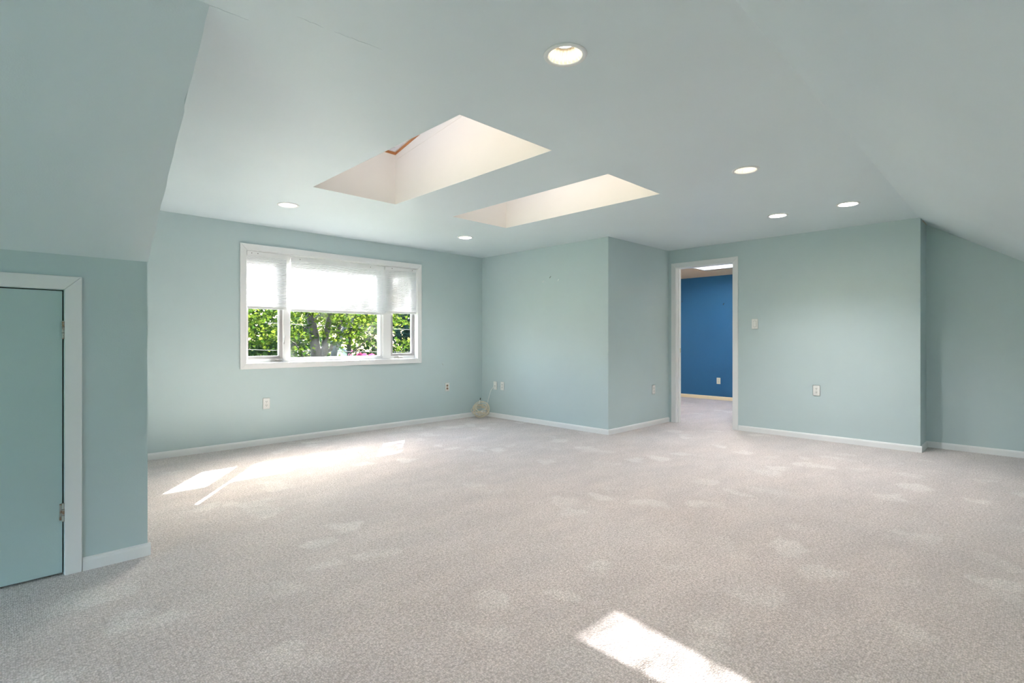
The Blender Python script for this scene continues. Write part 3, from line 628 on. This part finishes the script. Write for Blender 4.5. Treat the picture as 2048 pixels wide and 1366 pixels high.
# farther trees
def bgtree(name, x, y, zc, rx, rz, n, size, mat, label, bark='bark', gauss=.5):
    t = empty(name, (x, y, -3.1)); tag(t, label, 'tree', 'trees beyond the window')
    o_ = Vector(t.location)
    ch = [bez([(x, y, -3.1), (x + .1, y, zc - rz), (x - .1, y, zc + rz * .3)], .16, .05, 6, .02, rnd)]
    for i in range(6):
        a = rnd.uniform(0, 6.28); ch.append(bez([(x, y, zc - rz * .8), (x + math.cos(a) * rx * .5, y + math.sin(a) * rx * .5, zc - rz * .1), (x + math.cos(a) * rx * .9, y + math.sin(a) * rx * .9, zc + rz * .4)], .07, .015, 5, .03, rnd))
    for i, c_ in enumerate(ch):
        V, F = tubes([[(q - o_, r) for q, r in c_]], 6); mesh('branch' if i else 'trunk', V, F, bark, t, True)
    clumps = []
    while len(clumps) < n // 22:
        q = Vector((rnd.uniform(-1, 1), rnd.uniform(-1, 1), rnd.uniform(-1, 1)))
        if q.length < 1: clumps.append(Vector((q.x * rx, q.y * rx, zc + 3.1 + q.z * rz)))
    cs = [rnd.choice(clumps) + Vector((rnd.gauss(0, gauss), rnd.gauss(0, gauss), rnd.gauss(0, gauss * .5))) for _ in range(n)]
    leaves('foliage', cs, size, mat, t, rnd)
bgtree('oak_tree', 6.6, 19, 1.2, 2.0, 2.2, 2600, .20, 'leafdark', 'dark leafy tree seen through the casement nearest the knee wall')
bgtree('ash_tree', 11.8, 29.5, .7, 1.9, 1.7, 1700, .22, 'leafpale', 'pale leafy tree far behind the forked maple')
bgtree('elm_tree', 11.4, 22.5, 2.5, 2.0, 1.6, 1500, .24, 'leafpale', 'airy pale tree above the white house')
bgtree('linden_tree', 15.2, 18.5, 0.6, 1.6, 1.4, 1700, .2, 'leafdark', 'dark leafy tree seen through the casement nearest the corner')
bgtree('spruce_tree', 17.6, 26, 2.2, 1.5, 3.0, 2400, .26, 'conifer', 'dark blue-green spruce at the far edge of the window view', gauss=.4)
bgtree('redbud_tree', 8.05, 14.6, -.05, .55, .85, 520, .11, 'pinkleaf', 'pink flowering tree low beside the white house', gauss=.12)
# hedge-like low woods on the near-left
bgtree('hedge_tree', 5.5, 36, -.6, 3.2, 1.5, 2000, .28, 'leafdark', 'broad dark tree low behind the nearest casement view')
bgtree('poplar_tree', 12.6, 44, 1.0, 4.2, 3.2, 2200, .40, 'leafdark', 'broad dark tree far behind the picture pane view')
bgtree('beech_tree', 25.5, 42, 1.5, 4.0, 4.0, 2200, .40, 'leafdark', 'broad dark tree far beyond the corner casement')
bgtree('walnut_tree', 24.5, 57, 2.2, 3.2, 3.6, 1600, .40, 'leafpale', 'pale distant tree behind the white house')
# far house
h = empty('white_house', (16.0, 34, -3.1)); tag(h, 'white gabled house far outside partly hidden by trees', 'house')
slab('wall', [(-2.2, 0), (2.2, 0), (2.2, 2.6), (0, 4.1), (-2.2, 2.6)], [], lambda u, v, w: (u, w, v), 5, 'housewall', h)
mesh('roof', [(-2.5, -.3, 2.45), (0, -.3, 4.22), (2.5, -.3, 2.45), (-2.5, 5.3, 2.45), (0, 5.3, 4.22), (2.5, 5.3, 2.45)], [(0, 1, 4, 3), (1, 2, 5, 4)], 'houseroof', h).modifiers.new('thick', 'SOLIDIFY').thickness = .1
for x in (-1.1, 1.1):
    wq = box('window', (x - .4, -.05, 1.2), (x + .4, .02, 2.3), 'trim', h); box('pane', (x - .32, -.06, 1.28), (x + .32, -.045, 2.22), 'houseroof', wq)
# utility wires
for z, lab in ((1.75, 'thin utility wire crossing behind the trees, upper one'), (.95, 'thin utility wire crossing behind the trees, lower one')):
    V, F = tubes([[((-2 + 30 * i / 16, 15.8, z + .6 * (2 * i / 16 - 1) ** 2 - .3), .010) for i in range(17)]], 5); tag(mesh('utility_wire', V, F, 'slot'), lab, 'wire', 'utility wires')
